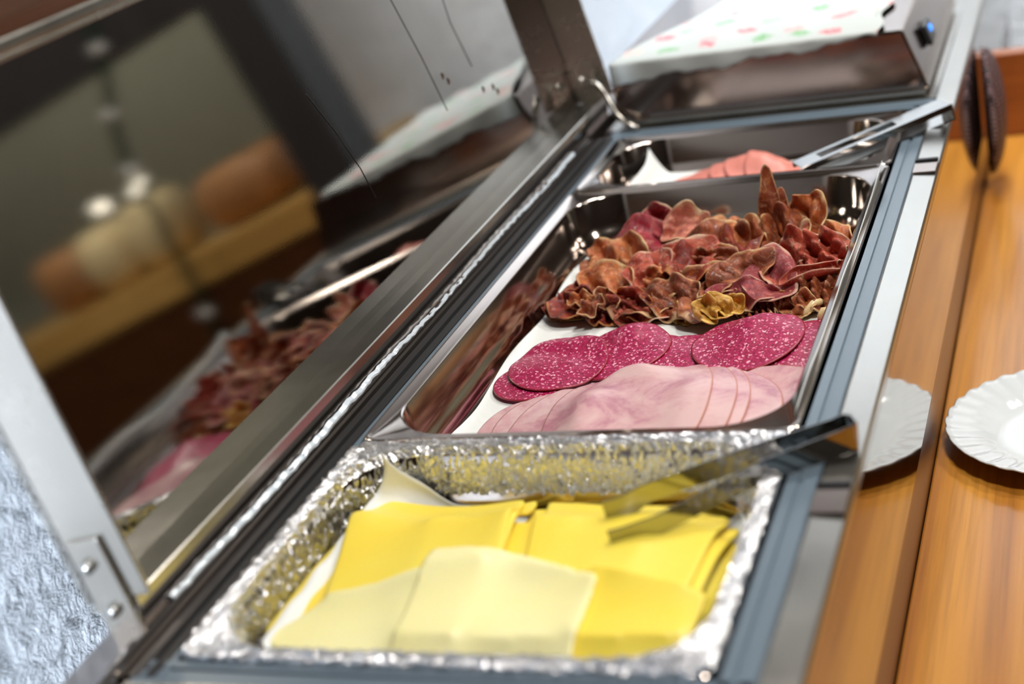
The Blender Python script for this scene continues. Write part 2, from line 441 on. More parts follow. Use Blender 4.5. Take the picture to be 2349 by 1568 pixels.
# blue-grey sealing profile: two ribs with a groove between
gp = [(-.2045, -.012), (-.2045, -.0015), (-.2035, .0005), (-.1965, .0005), (-.1958, -.0015), (-.1935, -.0015), (-.1928, .0005), (-.1845, .0005), (-.1832, -.0015), (-.1832, -.012)]
extrude(gp, .595, 1.600).build('gasket', GASKET, counter)
bg = [(-.5575, -.016), (-.5575, -.001), (-.556, .001), (-.549, .001), (-.548, -.002), (-.5455, -.002), (-.5445, .001), (-.5375, .0005), (-.537, -.002), (-.537, -.016)]
extrude(bg, .595, 1.600).build('gasket', BLACK, counter, label='seal along the lid hinge, its shade painted black')  # same blue-grey seal as the front one; its shade is painted black
extrude([(-.5365, -.016), (-.5365, .0), (-.5355, .0012), (-.5330, .0012), (-.5322, .0), (-.5322, -.016)], .595, 1.600).build('gasket', GASKET, counter)  # rib of that seal left blue-grey for its narrow highlight
m = MB()
for y0, y1 in ((1.594, 1.604), (1.606, 1.622)): m.box((-.545, y0, -.012), (-.1832, y1, .0005))
m.build('gasket', GASKET, counter, bevel=.001)
m = MB()
for y0, y1 in ((.590, .603), (.605, .612)): m.box((-.553, y0, -.012), (-.1832, y1, .0005))
m.build('gasket', GASKET, counter, bevel=.001)
# near and far deck plates of the counter top
MB().box((-.553, Y0, -.012), (-.182, .589, .002)).build('deck_plate', S_RIM, counter)
MB().box((-.553, 1.623, -.012), (-.182, Y1, .001)).build('deck_plate', S_RIM, counter)
# back rail under the lid hinge
extrude([(-.558, -.03), (-.558, -.004), (-.5605, .0098), (-.5640, .0098), (-.5645, -.002), (-.600, -.002), (-.600, -.03)], Y0, Y1).build('back_rail', S_PAN, counter)
# dark well below the pans, open at the top
m = MB()
m.box((-.556, .59, -.22), (-.186, 1.62, -.21)); m.box((-.556, .585, -.21), (-.550, 1.625, -.014)); m.box((-.190, .585, -.21), (-.184, 1.625, -.014))
m.box((-.55, .585, -.21), (-.19, .590, -.014)); m.box((-.55, 1.620, -.21), (-.19, 1.625, -.014))
m.build('well', DARKWELL, counter)
MB().box((-.60, Y0, -.87), (-.178, Y1, -.222)).build('cabinet_body', WOOD_DARK, counter)
MB().box((-.1785, Y0, -.222), (-.166, Y1, -.1275)).build('fascia_strip', WOOD_DARK, counter)
MB().box((-.59, Y0 + .02, -ZR), (-.20, Y1 - .02, -.87)).build('plinth', BLACK, counter)
# two thin added plates with a black strip, drawn for seam marks on the front rim
for yy in (.795, 1.395):
    sp = MB().box((-.1815, yy - .030, .0052), (-.1605, yy, .0066)).build('seam_plate', S_BOX, counter, bevel=.0004)
    MB().box((-.1815, yy, .0052), (-.1605, yy + .005, .0085)).build('seam_strip', BLACK, sp, bevel=.0006)

# lid: a shallow polished tray standing open, 8 degrees past upright
TL = math.radians(9.8)
LN = np.array([math.cos(TL), 0, math.sin(TL)]); LU = np.array([-math.sin(TL), 0, math.cos(TL)]); LY = np.array([0, 1., 0])
LP = np.array([-.596, 0, .0245])
def lp(y, h, d): return LP + LY * y + LU * h + LN * d
def lbox(m, y0, y1, h0, h1, d0, d1):
    return m.obox(lp((y0 + y1) / 2, (h0 + h1) / 2, (d0 + d1) / 2), LN, LY, LU, (d1 - d0) / 2, (y1 - y0) / 2, (h1 - h0) / 2)
LY0, LY1, LH, LDP = .632, 1.672, .318, .045
lid = lbox(MB(), LY0, LY1, 0, LH, -.006, 0).build('lid', S_LID, counter, label='polished inside of the open lid, mirroring the buffet')
# bottom flange in two steps with its lip facing the pans
fl = MB()
prof = [(-.006, -.006), (.0335, -.006), (.0335, .0005), (.0325, .0015), (.012, .0005), (.0, .0005)]
L = [[lp(y, h, d) for d, h in prof] for y in (LY0, LY1)]
fl.loops(L, True, True, True).build('bottom_flange', S_RIM, lid)
MB().loops([[lp(y, h, d) for d, h in ((.0305, -.006), (.0335, -.006))] + [(-.5630, y, .0105), (-.5655, y, .0105)] for y in (LY0, LY1)], True, True, True).build('lip', S_PAN, lid)
lbox(MB(), LY0 + .003, LY1 - .003, LH - .004, LH, 0, LDP).build('top_flange', S_FLANGE, lid, bevel=.001)
lbox(MB(), LY0 + .003, LY1 - .003, LH, LH + .009, LDP - .012, LDP + .002).build('handle_bar', S_RIM, lid, bevel=.002)
for y0 in (LY0, LY1 - .003):
    lbox(MB(), y0, y0 + .003, 0.001, LH, 0, LDP).build('side_flange', S_FLANGE, lid, bevel=.001)
# fine scratches in the polished lid
for pts in ([(1.30, .300), (1.31, .22), (1.325, .16), (1.335, .10)], [(1.10, .19), (1.12, .15), (1.135, .11), (1.14, .08)], [(1.42, .21), (1.415, .17), (1.425, .12)]):
    MB().tube([lp(y, h, .0002) for y, h in pts], .00035, 6).build('scratch', BLACK, lid, label='thin dark scratch')
for y, h in ((1.455, .085), (1.462, .078), (1.43, .09), (1.36, .12), (1.352, .128)):
    MB().tube([lp(y, h, .0002), lp(y + .002, h + .003, .0006), lp(y + .001, h + .006, .0002)], .0009, 6).build('crumb', WOOD_DARK, lid, label='tiny dried crumb')
# hinge brackets: plate with screws on each side flange, elbow below
for k, y in enumerate((LY0 - .0035, LY1 - .0065)):
    br = lbox(MB(), y, y + .003, -.045, .045, .004, .030).build('hinge_bracket', S_FLANGE, lid, bevel=.001)
    for h, d in ((.028, .014), (-.004, .016), (-.032, .022)):
        c = lp(y - .001, h, d)
        MB().tube([c, c + np.array([0, -.003, 0]), c + np.array([0, -.0042, 0])], [.0048, .0045, .002], 14).build('screw', S_SCREW, br, smooth=True)
# elbow of the near hinge and the curved stay of the far hinge
MB().tube([lp(.628, -.03, .02), lp(.62, -.040, .030), lp(.615, -.05, .045), (-.545, .60, -.004)], .0065, 12).build('hinge_elbow', S_FLANGE, counter, smooth=True)
MB().tube([lp(1.640, .03, .035), lp(1.642, .012, .045), (-.540, 1.632, .018), (-.527, 1.622, .008), (-.512, 1.616, .003)], .0035, 10).build('lid_stay', S_RIM, counter, smooth=True)
# crumpled silver tape along the lip
rs = np.random.RandomState(3); m = MB(); L = []
for i, y in enumerate(np.linspace(.66, 1.52, 150)):
    a = .6 + .4 * math.sin(y * 9) + rs.uniform(-.25, .25)
    w = .0006 + .0011 * max(0, a) * (1.5 if y < 1.0 else .8)
    dz = rs.uniform(-.0009, .0009) + .0011 * math.sin(y * 21); dx = rs.uniform(0, .0012)
    L.append([(-.5625 + dx, y, .0102 + w + dz), (-.5600 + dx + rs.uniform(0, .001), y, .0102 + dz), (-.5592 + dx, y, .0100 - w * .6 + dz), (-.5635, y, .0100 - w * .6 + dz)])
m.loops(L, True, True, True).build('sealing_tape', TAPE, counter)

# ------------------------------------------------------------------ gastronorm pans
def pan(name, label, x0, x1, y0, y1, depth, ledge=.030, zt=0.0035, ro=.010, ri=.052):
    m = MB(); w = .0125; z = zt
    L = [rrect(x0, x1, y0, y1, ro, z - .007), rrect(x0, x1, y0, y1, ro, z - .001), rrect(x0 + .001, x1 - .001, y0 + .001, y1 - .001, ro, z),
         rrect(x0 + .0035, x1 - .0035, y0 + .0035, y1 - .0035, ro, z - .0003), rrect(x0 + .0045, x1 - .0045, y0 + .0045, y1 - .0045, ro, z - .0016),
         rrect(x0 + w - .002, x1 - w + .002, y0 + w - .002, y1 - w + .002, ri + .002, z - .0018),
         rrect(x0 + w, x1 - w, y0 + w, y1 - w, ri, z - .0035),
         rrect(x0 + w + .0015, x1 - w - .0015, y0 + w + .0015, y1 - w - .0015, ri, z - ledge),
         rrect(x0 + w + .0065, x1 - w - .0065, y0 + w + .0065, y1 - w - .0065, ri - .003, z - ledge - .006),
         rrect(x0 + w + .010, x1 - w - .010, y0 + w + .010, y1 - w - .010, ri - .006, z - depth + .012),
         rrect(x0 + w + .0135, x1 - w - .0135, y0 + w + .0135, y1 - w - .0135, ri - .009, z - depth + .003),
         rrect(x0 + w + .023, x1 - w - .023, y0 + w + .023, y1 - w - .023, ri - .016, z - depth)]
    m.loops(L, True, False, True)
    o = m.build(name, S_PAN); sharp(o, 50)
    md = o.modifiers.new('solid', 'SOLIDIFY'); md.thickness = .0008; md.offset = -1
    return tag(o, label, 'food pan')
PX0, PX1 = -.531, -.2065
pan('food_pan', 'long steel food pan in the middle, holding ham, salami and cured ham', PX0, PX1, .875, 1.409, .056)
pan('food_pan', 'shallow-looking steel food pan at the far end, with pink sausage slices', PX0, PX1, 1.4125, 1.5885, .050, zt=.002)
FX0, FX1, FY0, FY1 = -.5315, -.2075, .612, .871
pan('food_pan', 'nearest steel food pan, wrapped in crinkled foil under the cheese', FX0, FX1, FY0, FY1, .065, zt=.0015)

# foil over the near pan: rim, walls and bottom in one crumpled sheet
def resample(loop, n):
    p = np.array(loop); q = np.vstack([p, p[:1]]); s = np.r_[0, np.cumsum(np.linalg.norm(np.diff(q, axis=0), axis=1))]
    t = np.linspace(0, s[-1], n, endpoint=False); return np.stack([np.interp(t, s, q[:, k]) for k in range(3)], 1)
fr = np.random.RandomState(8)
stations = [(-.0008, -.006, .012), (-.001, .0012, .013), (.000, .0030, .013), (.003, .0034, .014), (.005, .0030, .026), (.0075, .0028, .040), (.0100, .0022, .050), (.0120, -.003, .052)]
stations += [(.0125 + .006 * k / 12, -.003 - .048 * k / 12, .051) for k in range(1, 13)]
stations += [(.030, -.0565, .036), (.050, -.0572, .030), (.080, -.0575, .024), (.11, -.0575, .018)]
L = []
def crease(p, k): return math.sin(p[0] * k + p[1] * k * .7 + 40 * p[2]) * math.sin(p[1] * k * .8 - p[0] * k * .5 + 1.3)
for i, (ins, z, r) in enumerate(stations):
    lo = resample(rrect(FX0 + ins, FX1 - ins, FY0 + ins, FY1 - ins, r, z + .002), 640)
    lo = lo + fr.normal(0, .00065, lo.shape) * np.array([1, 1, .8])
    if 0 < i < 20: lo[:, 2] += np.array([.0006 * crease(p, 260) + .0005 * crease(p, 610) for p in lo])
    L.append([tuple(p) for p in lo])
cen = np.mean(np.array(L[-1]), 0); L.append([tuple(cen * .99 + np.array(p) * .01) for p in L[-1]])
o = MB().loops(L, True, False, False).build('foil_sheet', FOIL, smooth=False)
tag(o, 'crinkled aluminium foil lining the nearest pan around the cheese', 'foil')

# ------------------------------------------------------------------ draping: each slice settles on what lies below it
class Bed:
    def __init__(s, x0, x1, y0, y1, z, res=.0022):
        s.x0, s.x1, s.y0, s.y1, s.res = x0, x1, y0, y1, res
        s.xs = np.arange(x0, x1, res); s.ys = np.arange(y0, y1, res)
        s.X, s.Y = np.meshgrid(s.xs, s.ys, indexing='ij'); s.h = np.full(s.X.shape, z)
    def sample(s, A, x, y):
        i = np.clip((x - s.x0) / s.res, 0, len(s.xs) - 1.001); j = np.clip((y - s.y0) / s.res, 0, len(s.ys) - 1.001)
        a = i.astype(int); b = j.astype(int); u = i - a; v = j - b
        return A[a, b] * (1 - u) * (1 - v) + A[a + 1, b] * u * (1 - v) + A[a, b + 1] * (1 - u) * v + A[a + 1, b + 1] * u * v
def inpoly(X, Y, poly):
    c = np.zeros(X.shape, bool); n = len(poly)
    for i in range(n):
        x1, y1 = poly[i]; x2, y2 = poly[(i + 1) % n]
        if y1 == y2: continue
        k = ((Y < y1) != (Y < y2)) & (X < (x2 - x1) * (Y - y1) / (y2 - y1) + x1); c ^= k
    return c
def blur(A, M, k=1):
    for _ in range(k):
        S = A * M; W = M.astype(float); s2 = S.copy(); w2 = W.copy()
        for ax in (0, 1):
            for d in (1, -1):
                s2 += np.roll(S, d, ax); w2 += np.roll(W, d, ax)
        A = np.where(M, s2 / np.maximum(w2, 1e-9), A)
    return A
def ellipse(cx, cy, rx, ry, rot=0, n=96, wob=.0, seed=0, sq=2.0):
    r = np.random.RandomState(seed); ph = r.uniform(0, 6.28, 4); out = []
    for t in np.linspace(0, 2 * math.pi, n, endpoint=False):
        k = 1 + wob * (math.sin(2 * t + ph[0]) + .6 * math.sin(3 * t + ph[1]) + .4 * math.sin(5 * t + ph[2]))
        c, s_ = math.cos(t), math.sin(t)
        q = (abs(c) ** sq + abs(s_) ** sq) ** (-1 / sq) * k
        x, y = rx * q * c, ry * q * s_
        out.append((cx + x * math.cos(rot) - y * math.sin(rot), cy + x * math.sin(rot) + y * math.cos(rot)))
    return out
def roundpoly(pts, r=.004, n=140):
    """closed polygon with corners eased"""
    p = np.array(pts); q = []
    for i in range(len(p)):
        a, b, c = p[i - 1], p[i], p[(i + 1) % len(p)]
        d1 = (a - b) / np.linalg.norm(a - b); d2 = (c - b) / np.linalg.norm(c - b)
        s0 = b + d1 * r; s1 = b + d2 * r
        for t in np.linspace(0, 1, 5): q.append((1 - t) ** 2 * s0 + 2 * t * (1 - t) * b + t * t * s1)
    q = np.array(q); q3 = np.c_[q, np.zeros(len(q))]
    return [tuple(v[:2]) for v in resample(q3, n)]
def clampin(x, y, bx, r):
    x0, x1, y0, y1 = bx
    x = np.clip(x, x0, x1); y = np.clip(y, y0, y1)
    cx = np.clip(x, x0 + r, x1 - r); cy = np.clip(y, y0 + r, y1 - r)
    dx, dy = x - cx, y - cy; d = np.sqrt(dx * dx + dy * dy) + 1e-12; k = np.minimum(1, r / d)
    return cx + dx * k, cy + dy * k
def slice_(bed, name, poly, thick, m, label, cat, group, bounds, stiff=14, wave=None, rb=.04, nr=26, lift=.0004, parent=None, uvs=1.0, jag=0):
    poly = np.array(poly)
    if jag: poly = poly + np.random.RandomState(5).normal(0, jag, poly.shape)
    px, py = clampin(poly[:, 0], poly[:, 1], bounds, rb); poly = np.stack([px, py], 1)
    c = poly.mean(0)
    M = inpoly(bed.X, bed.Y, poly)
    # include a one-cell border so that edges sample well
    Mb = M.copy()
    for ax in (0, 1):
        for d in (1, -1): Mb |= np.roll(M, d, ax)
    sup = bed.h + lift
    if wave is not None: sup = sup + wave(bed.X, bed.Y)
    z = sup.copy()
    for _ in range(stiff): z = np.maximum(sup, blur(z, Mb, 2))
    z = blur(z, Mb, 3)
    z = np.maximum(z, bed.h + lift * .5)
    n = len(poly); V = []; UV = []; F = []
    rad = np.linspace(0, 1, nr + 1)[1:] ** .85
    def ring(k, zz): pass
    xy = [c[None, :]] + [c + (poly - c) * k for k in rad]
    for side in (1, 0):
        for k, q in enumerate(xy):
            zz = bed.sample(z, q[:, 0], q[:, 1]) + (thick if side else 0)
            if side and k == nr: zz = zz - thick * .15
            for j in range(len(q)):
                V.append((q[j, 0], q[j, 1], zz[j]))
                d = q[j] - c; nd = np.linalg.norm(poly[j % n] - c) if k else 1
                ang = math.atan2(d[1], d[0]); rr = (rad[k - 1] if k else 0)
                UV.append((rr * math.cos(ang), rr * math.sin(ang)))
    off = 1 + nr * n
    for side, o_ in ((1, 0), (0, off)):
        for j in range(n):
            k = (j + 1) % n
            F.append((o_, o_ + 1 + j, o_ + 1 + k) if side else (o_, o_ + 1 + k, o_ + 1 + j))
            for i in range(nr - 1):
                a, b = o_ + 1 + i * n, o_ + 1 + (i + 1) * n
                F.append((a + j, b + j, b + k, a + k) if side else (a + k, b + k, b + j, a + j))
    a, b = 1 + (nr - 1) * n, off + 1 + (nr - 1) * n
    for j in range(n):
        k = (j + 1) % n; F.append((a + j, b + j, b + k, a + k))
    mb = MB(); mb.v = V; mb.f = F
    o = mb.build(name, m, parent, smooth=True, uv=UV)
    if cat: tag(o, label, cat, group)
    bed.h = np.where(M, z + thick, bed.h)
    return o
def bumpw(*gs):
    """sum of smooth rises (x, y, sx, sy, amp, rot)"""
    def f(X, Y):
        w = 0 * X
        for x, y, sx, sy, a, *r in gs:
            t = r[0] if r else 0
            u = (X - x) * math.cos(t) + (Y - y) * math.sin(t); v = -(X - x) * math.sin(t) + (Y - y) * math.cos(t)
            w = w + a * np.exp(-(u / sx) ** 2 - (v / sy) ** 2)
        return w
    return f

# ------------------------------------------------------------------ middle pan
B2 = (PX0 + .020, PX1 - .020, .875 + .020, 1.409 - .020)
bed = Bed(-.535, -.20, .870, 1.415, -.0515)
# parchment: flat on the bottom, turned up at the right-hand wall
def sheet(fn, nu, nv, name, m, th=.0004, smooth=True):
    V = [fn(i / nu, j / nv) for i in range(nu + 1) for j in range(nv + 1)]; F = []
    for i in range(nu):
        for j in range(nv):
            a = i * (nv + 1) + j; F.append((a, a + nv + 1, a + nv + 2, a + 1))
    mb = MB(); mb.add(V, F); o = mb.build(name, m, smooth=smooth)
    if th:
        md = o.modifiers.new('solid', 'SOLIDIFY'); md.thickness = th; md.offset = 1
    return o
pn = np.random.RandomState(2).uniform(0, 6.28, 12)
def pap(u, v):
    yv = .899 + v * .478
    s = u * .343           # arc length from the left edge
    left = -.5105 + .018 * max(0, v - .86) / .14 + .003 * math.sin(v * 17)
    if v > .80: yv -= .045 * ((u - .35) ** 2) * 4 * (v - .80)
    x = left + s; zz = -.0512
    if s < .014: zz += (.014 - s) ** 2 * 30
    xr = -.2375
    if x > xr:
        e = x - xr
        if e < .012: zz += e * e * 20; x = xr + e * .9
        else: zz += .00288 + (e - .012) * .96; x = xr + .0108 + (e - .012) * .28
    zz += .0012 * (1 + math.sin(v * 31 + u * 9 + pn[0]) * math.sin(u * 14 + pn[1])) * (1 if x < xr else .2)
    return (x, yv, zz)
tag(sheet(pap, 70, 90, 'parchment_sheet', PAPER), 'white parchment sheet under the sliced meats in the middle pan', 'paper')
bed.h[:] = -.0478

def PC(px, py, z): p = P(px, py, z); return p[0], p[1]
# salami ---------------------------------------------------------
SAL = [  # px, py, rx, ry, label, bumps
 (1846, 812, .045, .046, 'salami slice half hidden in the right corner, lowest of the pile by the steel rim', None),
 (1700, 834, .048, .045, 'salami slice at the bottom of the right-hand pile with only a curled lower edge showing', None),
 (1480, 815, .040, .042, 'salami slice peeping out as a small wedge between the two middle slices', None),
 (1225, 868, .036, .036, 'lowest salami slice at the left end, poking out under the folded one', None),
 (1850, 782, .048, .046, 'salami slice reaching the right pan wall behind the top slice', None),
 (1800, 806, .047, .045, 'salami slice under the lower right edge of the big top slice', None),
 (1606, 806, .047, .045, 'salami slice left of the big top slice and partly covered by it', None),
 (1416, 797, .046, .046, 'second salami slice from the left, with a raised hump at its back', 'h'),
 (1277, 825, .046, .043, 'leftmost large salami slice, lying over its neighbour with a straight folded back edge', 'f'),
 (1715, 782, .049, .047, 'big salami slice lying on top of the pile, fully visible with a domed back', 't'),
]
for k, (px, py, rx, ry, lab, w) in enumerate(SAL):
    z = -.044 + .0012 * k; cx, cy = PC(px, py - 8, z)
    wv = None
    if w == 'h': wv = bumpw((cx + .005, cy + .030, .022, .022, .013))
    if w == 'f': wv = bumpw((cx, cy + .034, .06, .014, .010), (cx - .02, cy, .03, .03, .003))
    if w == 't': wv = bumpw((cx + .0, cy + .030, .030, .022, .014), (cx, cy, .04, .04, .003))
    if w is None: wv = bumpw((cx, cy + .01, .035, .03, .0035))
    slice_(bed, 'salami_slice', ellipse(cx, cy, rx, ry, .2 * k, wob=.006, seed=k), .0013, SALAMI, lab, 'salami slice', 'salami slices in the middle pan', B2, stiff=16, wave=wv)
# cooked ham -----------------------------------------------------
HS = [  # px centre at py, rx, ry, bumps, label
 (1760, 950, .064, .088, 'ham slice lying furthest right, reaching the steel rim in the corner', ()),
 (1560, 955, .075, .078, 'ham slice at the very bottom of the pile in the middle, hardly visible', ((0, 0, .05, .06, .006),)),
 (1215, 985, .052, .078, 'leftmost ham slice with a narrow orange rind edge', ((0.01, 0.0, .04, .05, .004),)),
 (1530, 945, .060, .084, 'ham slice whose right edge is the outermost of the three fine curved lines', ((0, .01, .04, .05, .006),)),
 (1505, 945, .060, .084, 'ham slice whose right edge is the middle one of the three fine curved lines', ()),
 (1260, 975, .052, .082, 'second ham slice from the left, folded edge showing a dark pink crease', ((.0, .0, .04, .05, .003),)),
 (1320, 960, .056, .088, 'third ham slice from the left, under the big top slice', ((.0, .03, .04, .03, .004),)),
 (1440, 935, .064, .092, 'big pale ham slice on top of the pile with a soft hump at its back', ((-.005, .052, .034, .020, .013), (-.03, -.02, .02, .06, .004), (.03, .03, .03, .03, .003))),
]
BH = (PX0 + .0195, PX1 - .0195, .8945, 1.39)
for k, (px, py, rx, ry, lab, bs) in enumerate(HS):
    z = -.034 + .001 * k; cx, cy = PC(px, py, z)
    wv = bumpw(*[(cx + a, cy + b, c, d, e) for a, b, c, d, e in bs]) if bs else None
    th = .0015 if k > 2 else (.008 if k == 1 else .004)
    slice_(bed, 'ham_slice', ellipse(cx, cy, rx, ry, .1 * (k % 3), wob=.012, seed=30 + k, sq=2.5, n=120), th, HAM, lab, 'ham slice', 'cooked ham slices in the middle pan', BH, stiff=22, wave=wv, nr=34)

# cured ham ------------------------------------------------------
def crumple(name, kind, c, size, rot=0, tilt=0, tdir=0, folds=3, amp=.006, curl=.004, seed=0, bend=0, label='', roll=0, asym=.0, thick=.0011, nu=44, nv=34):
    """one paper-thin, dried and wrinkled slice: an irregular oval sheet with pleats, curled border and bend"""
    r = np.random.RandomState(seed); a, b = size
    ph = r.uniform(0, 6.28, 16); am = r.uniform(.5, 1, 16)
    cr, sr = math.cos(rot), math.sin(rot)
    T = Matrix.Rotation(tilt, 3, Vector((math.cos(tdir), math.sin(tdir), 0)))
    V = []; UV = []
    NR_, NT = 22, 72
    def pt(rad, t):
        u0, v0 = math.cos(t), math.sin(t)
        R = 1.12 + .10 * math.sin(2 * t + ph[0]) + .08 * math.sin(3 * t + ph[1]) + .045 * math.sin(5 * t + ph[2]) + .015 * math.sin(9 * t + ph[3]) + .008 * math.sin(17 * t + ph[14])
        u, v = u0 * rad, v0 * rad; x, y = a * u * R, b * v * R
        w = .7 * v + ph[4]
        h = amp * am[0] * math.sin(folds * math.pi * u + w + 1.1 * math.sin(2.1 * v + ph[5]))
        h += amp * .32 * math.sin(folds * 1.7 * math.pi * (u * .6 + v * .8) + ph[6]) * am[1]
        h += amp * .30 * math.sin(2.3 * u + 3.7 * v + ph[11]) + amp * .07 * math.sin(folds * 9 * u - 8 * v + ph[8]) + amp * .22 * math.sin(folds * 3.1 * u + 4.3 * v + ph[7]) + amp * .06 * math.sin(folds * 7.0 * u - 6 * v + ph[8])
        h += amp * .04 * math.sin(17 * u + 13 * v + ph[12])
        h += curl * (rad ** 3) * (1 + .8 * math.sin(2 * t + ph[9]) + .25 * math.sin(5 * t + ph[10]))
        x *= (1 - .10 * min(folds, 4) * amp / .01)
        # gravity: ends hang
        h -= bend * (u * u) * a
        if roll:       # roll around the long axis
            ang = v * roll; rr = b / max(abs(roll), .3)
            y = rr * math.sin(ang); h = h * .5 + rr * (1 - math.cos(ang)) * (1 if roll > 0 else -1)
            rr
        p = Vector((x * cr - y * sr, x * sr + y * cr, h))
        p = T @ p
        return (c[0] + p.x, c[1] + p.y, c[2] + p.z)
    mb = MB(); V.append(pt(0, 0)); UV.append((0, 0))
    for i in range(1, NR_ + 1):
        for j in range(NT):
            t = 2 * math.pi * j / NT; rd = (i / NR_) ** .8
            V.append(pt(rd, t)); UV.append((rd * math.cos(t), rd * math.sin(t)))
    F = []
    for j in range(NT):
        k = (j + 1) % NT; F.append((0, 1 + j, 1 + k))
        for i in range(NR_ - 1):
            A, B_ = 1 + i * NT, 1 + (i + 1) * NT; F.append((A + j, B_ + j, B_ + k, A + k))
    V = [(min(max(x, PX0 + .018), PX1 - .016), min(y, 1.388), max(z, -.0485)) for x, y, z in V]
    mb.v = V; mb.f = F
    o = mb.build(name, PR[kind], smooth=True, uv=UV)
    md = o.modifiers.new('solid', 'SOLIDIFY'); md.thickness = thick; md.offset = 0
    return tag(o, label, 'cured ham slice', 'slices of cured ham in the middle pan')

# lower layer, draped flat over one another
BASE = [
 (1330, 700, .042, .030, 'dark'), (1500, 690, .055, .035, 'brown'), (1700, 686, .065, .038, 'brown'), (1860, 660, .040, .04, 'red'),
 (1440, 620, .050, .045, 'brown'), (1600, 600, .055, .05, 'brown'), (1780, 590, .055, .05, 'brown'), (1560, 550, .05, .04, 'orange'), (1740, 540, .05, .04, 'orange'), (1640, 640, .055, .05, 'dark')]
BL = ['dark dried slice at the bottom of the heap by its left tip', 'brown slice at the base of the heap behind the second salami slice',
 'brown slice at the base of the heap behind the big salami slice', 'reddish slice at the base of the heap by the right pan wall',
 'brown slice at the base of the heap under the broad orange one', 'brown slice at the base of the heap in its middle',
 'brown slice at the base of the heap under the mauve one', 'orange slice at the base of the heap below the purple dome',
 'orange slice at the base of the heap below the tall spikes', 'dark slice filling the middle of the heap under the pleats']
rw = np.random.RandomState(21)
for k, (px, py, rx, ry, kd) in enumerate(BASE):
    cx, cy = PC(px, py, -.045)
    ph = rw.uniform(0, 6.28, 6); kk = rw.uniform(90, 190, 3)
    def wv(X, Y, ph=ph, kk=kk, cx=cx, cy=cy):
        return .0055 * (1 + np.sin(kk[0] * X + 40 * Y + ph[0]) * np.sin(kk[1] * Y * .6 + ph[1])) + .0028 * (1 + np.sin(kk[2] * 2 * X - 170 * Y + ph[2])) + .006 * np.exp(-((X + .35) / .07) ** 2 - ((Y - 1.25) / .06) ** 2)
    slice_(bed, 'cured_ham_slice', ellipse(cx, cy, rx, ry, rw.uniform(0, 3), wob=.06, seed=60 + k, n=110), .0012, PR[kd], BL[k], 'cured ham slice', 'slices of cured ham in the middle pan', B2, stiff=1, wave=wv, nr=34)

rad = math.radians
def hero(px, py, z, kind, sx, sy, rot, tilt, tdir, folds, amp, curl, seed, label, bend=0, roll=0, thick=.0011):
    p = P(px, py, z)
    crumple('cured_ham_slice', kind, p, (sx, sy), rad(rot), rad(tilt), rad(tdir), folds, amp, curl, seed, bend, label, roll, thick=thick)
# tilt is about the axis 'tdir' (0 = across the counter), positive lifts the far side towards the viewer
hero(1480, 565, -.022, 'purple', .036, .030, 20, 38, 0, 1.2, .007, .002, 1, 'purple-red domed slice at the back left of the heap', bend=.35)
hero(1500, 520, -.012, 'purple', .022, .020, 60, 55, 10, 1.6, .006, .003, 2, 'small crimson fold rising above the purple dome')
hero(1568, 522, -.014, 'pinkfat', .018, .022, -50, 42, 25, 1.5, .006, .007, 3, 'upright pink slice with a cream fat tip beside the crimson fold')
hero(1768, 500, -.002, 'brown', .010, .040, 4, 86, 4, 1.0, .003, .002, 4, 'tallest thin brown spike sticking up at the back of the heap')
hero(1795, 505, -.006, 'brown', .008, .030, -6, 84, -8, 1.0, .003, .002, 5, 'shorter brown spike right beside the tallest one')
hero(1800, 545, -.016, 'brown', .028, .024, 10, 48, 0, 2.2, .008, .004, 6, 'brown folded slice at the foot of the two spikes')
hero(1850, 510, -.008, 'orange', .021, .026, -25, 60, -20, 2.0, .008, .006, 7, 'curled brown slice with layered fatty edges right of the spikes')
hero(1868, 548, -.020, 'pinkfat', .018, .016, 10, 40, 0, 1.6, .005, .004, 8, 'pale fatty strip between the curled brown slice and the right wall')
hero(1630, 560, -.018, 'brown', .040, .020, 18, 40, 0, 1.8, .007, .003, 9, 'long brown ridge slice with a pale lower edge, in the upper middle')
hero(1712, 555, -.018, 'orange', .022, .022, 30, 44, 0, 1.6, .006, .004, 10, 'orange-topped slice between the brown ridge and the spikes')
hero(1560, 600, -.022, 'red', .036, .022, 25, 34, 10, 1.6, .006, .003, 11, 'salmon fold with a white edge across the upper left of the heap')
hero(1425, 615, -.030, 'orange', .034, .030, 20, 34, -8, 2.6, .007, .004, 12, 'broad orange-brown slice at the left flank of the heap')
hero(1395, 585, -.030, 'orange', .020, .018, 40, 30, -20, 2.2, .006, .004, 13, 'small orange crumpled slice at the upper left corner of the heap')
hero(1400, 655, -.034, 'orange', .028, .022, -12, 44, 0, 1.6, .005, .005, 14, 'smooth tan slice with a pale rounded border at the left front')
hero(1490, 625, -.026, 'red', .026, .020, 40, 36, 10, 1.8, .005, .004, 15, 'reddish slice with a cream seam beside the tan one')
hero(1640, 615, -.028, 'brown', .026, .024, 80, 40, 0, 5.0, .0055, .002, 16, 'dark brown slice gathered into radiating pleats at the centre')
hero(1700, 625, -.022, 'brown', .030, .018, 35, 36, 10, 1.6, .005, .005, 17, 'brown slice with an orange rim just left of the mauve one')
hero(1765, 632, -.022, 'mauve', .026, .030, 5, 20, 0, 1.3, .0055, .003, 18, 'large smooth mauve slice right of the centre', bend=.25)
hero(1600, 660, -.028, 'brown', .040, .018, 12, 34, 0, 2.4, .006, .004, 19, 'long dark slice with a pale wavy edge crossing the middle front')
hero(1545, 685, -.032, 'brown', .030, .020, 0, 38, 0, 2.6, .006, .003, 20, 'maroon slice divided by pale seams at the front middle')
hero(1830, 575, -.016, 'red', .020, .017, 0, 50, 0, 1.6, .007, .005, 21, 'rosy curl with a pale rim right of the mauve slice')
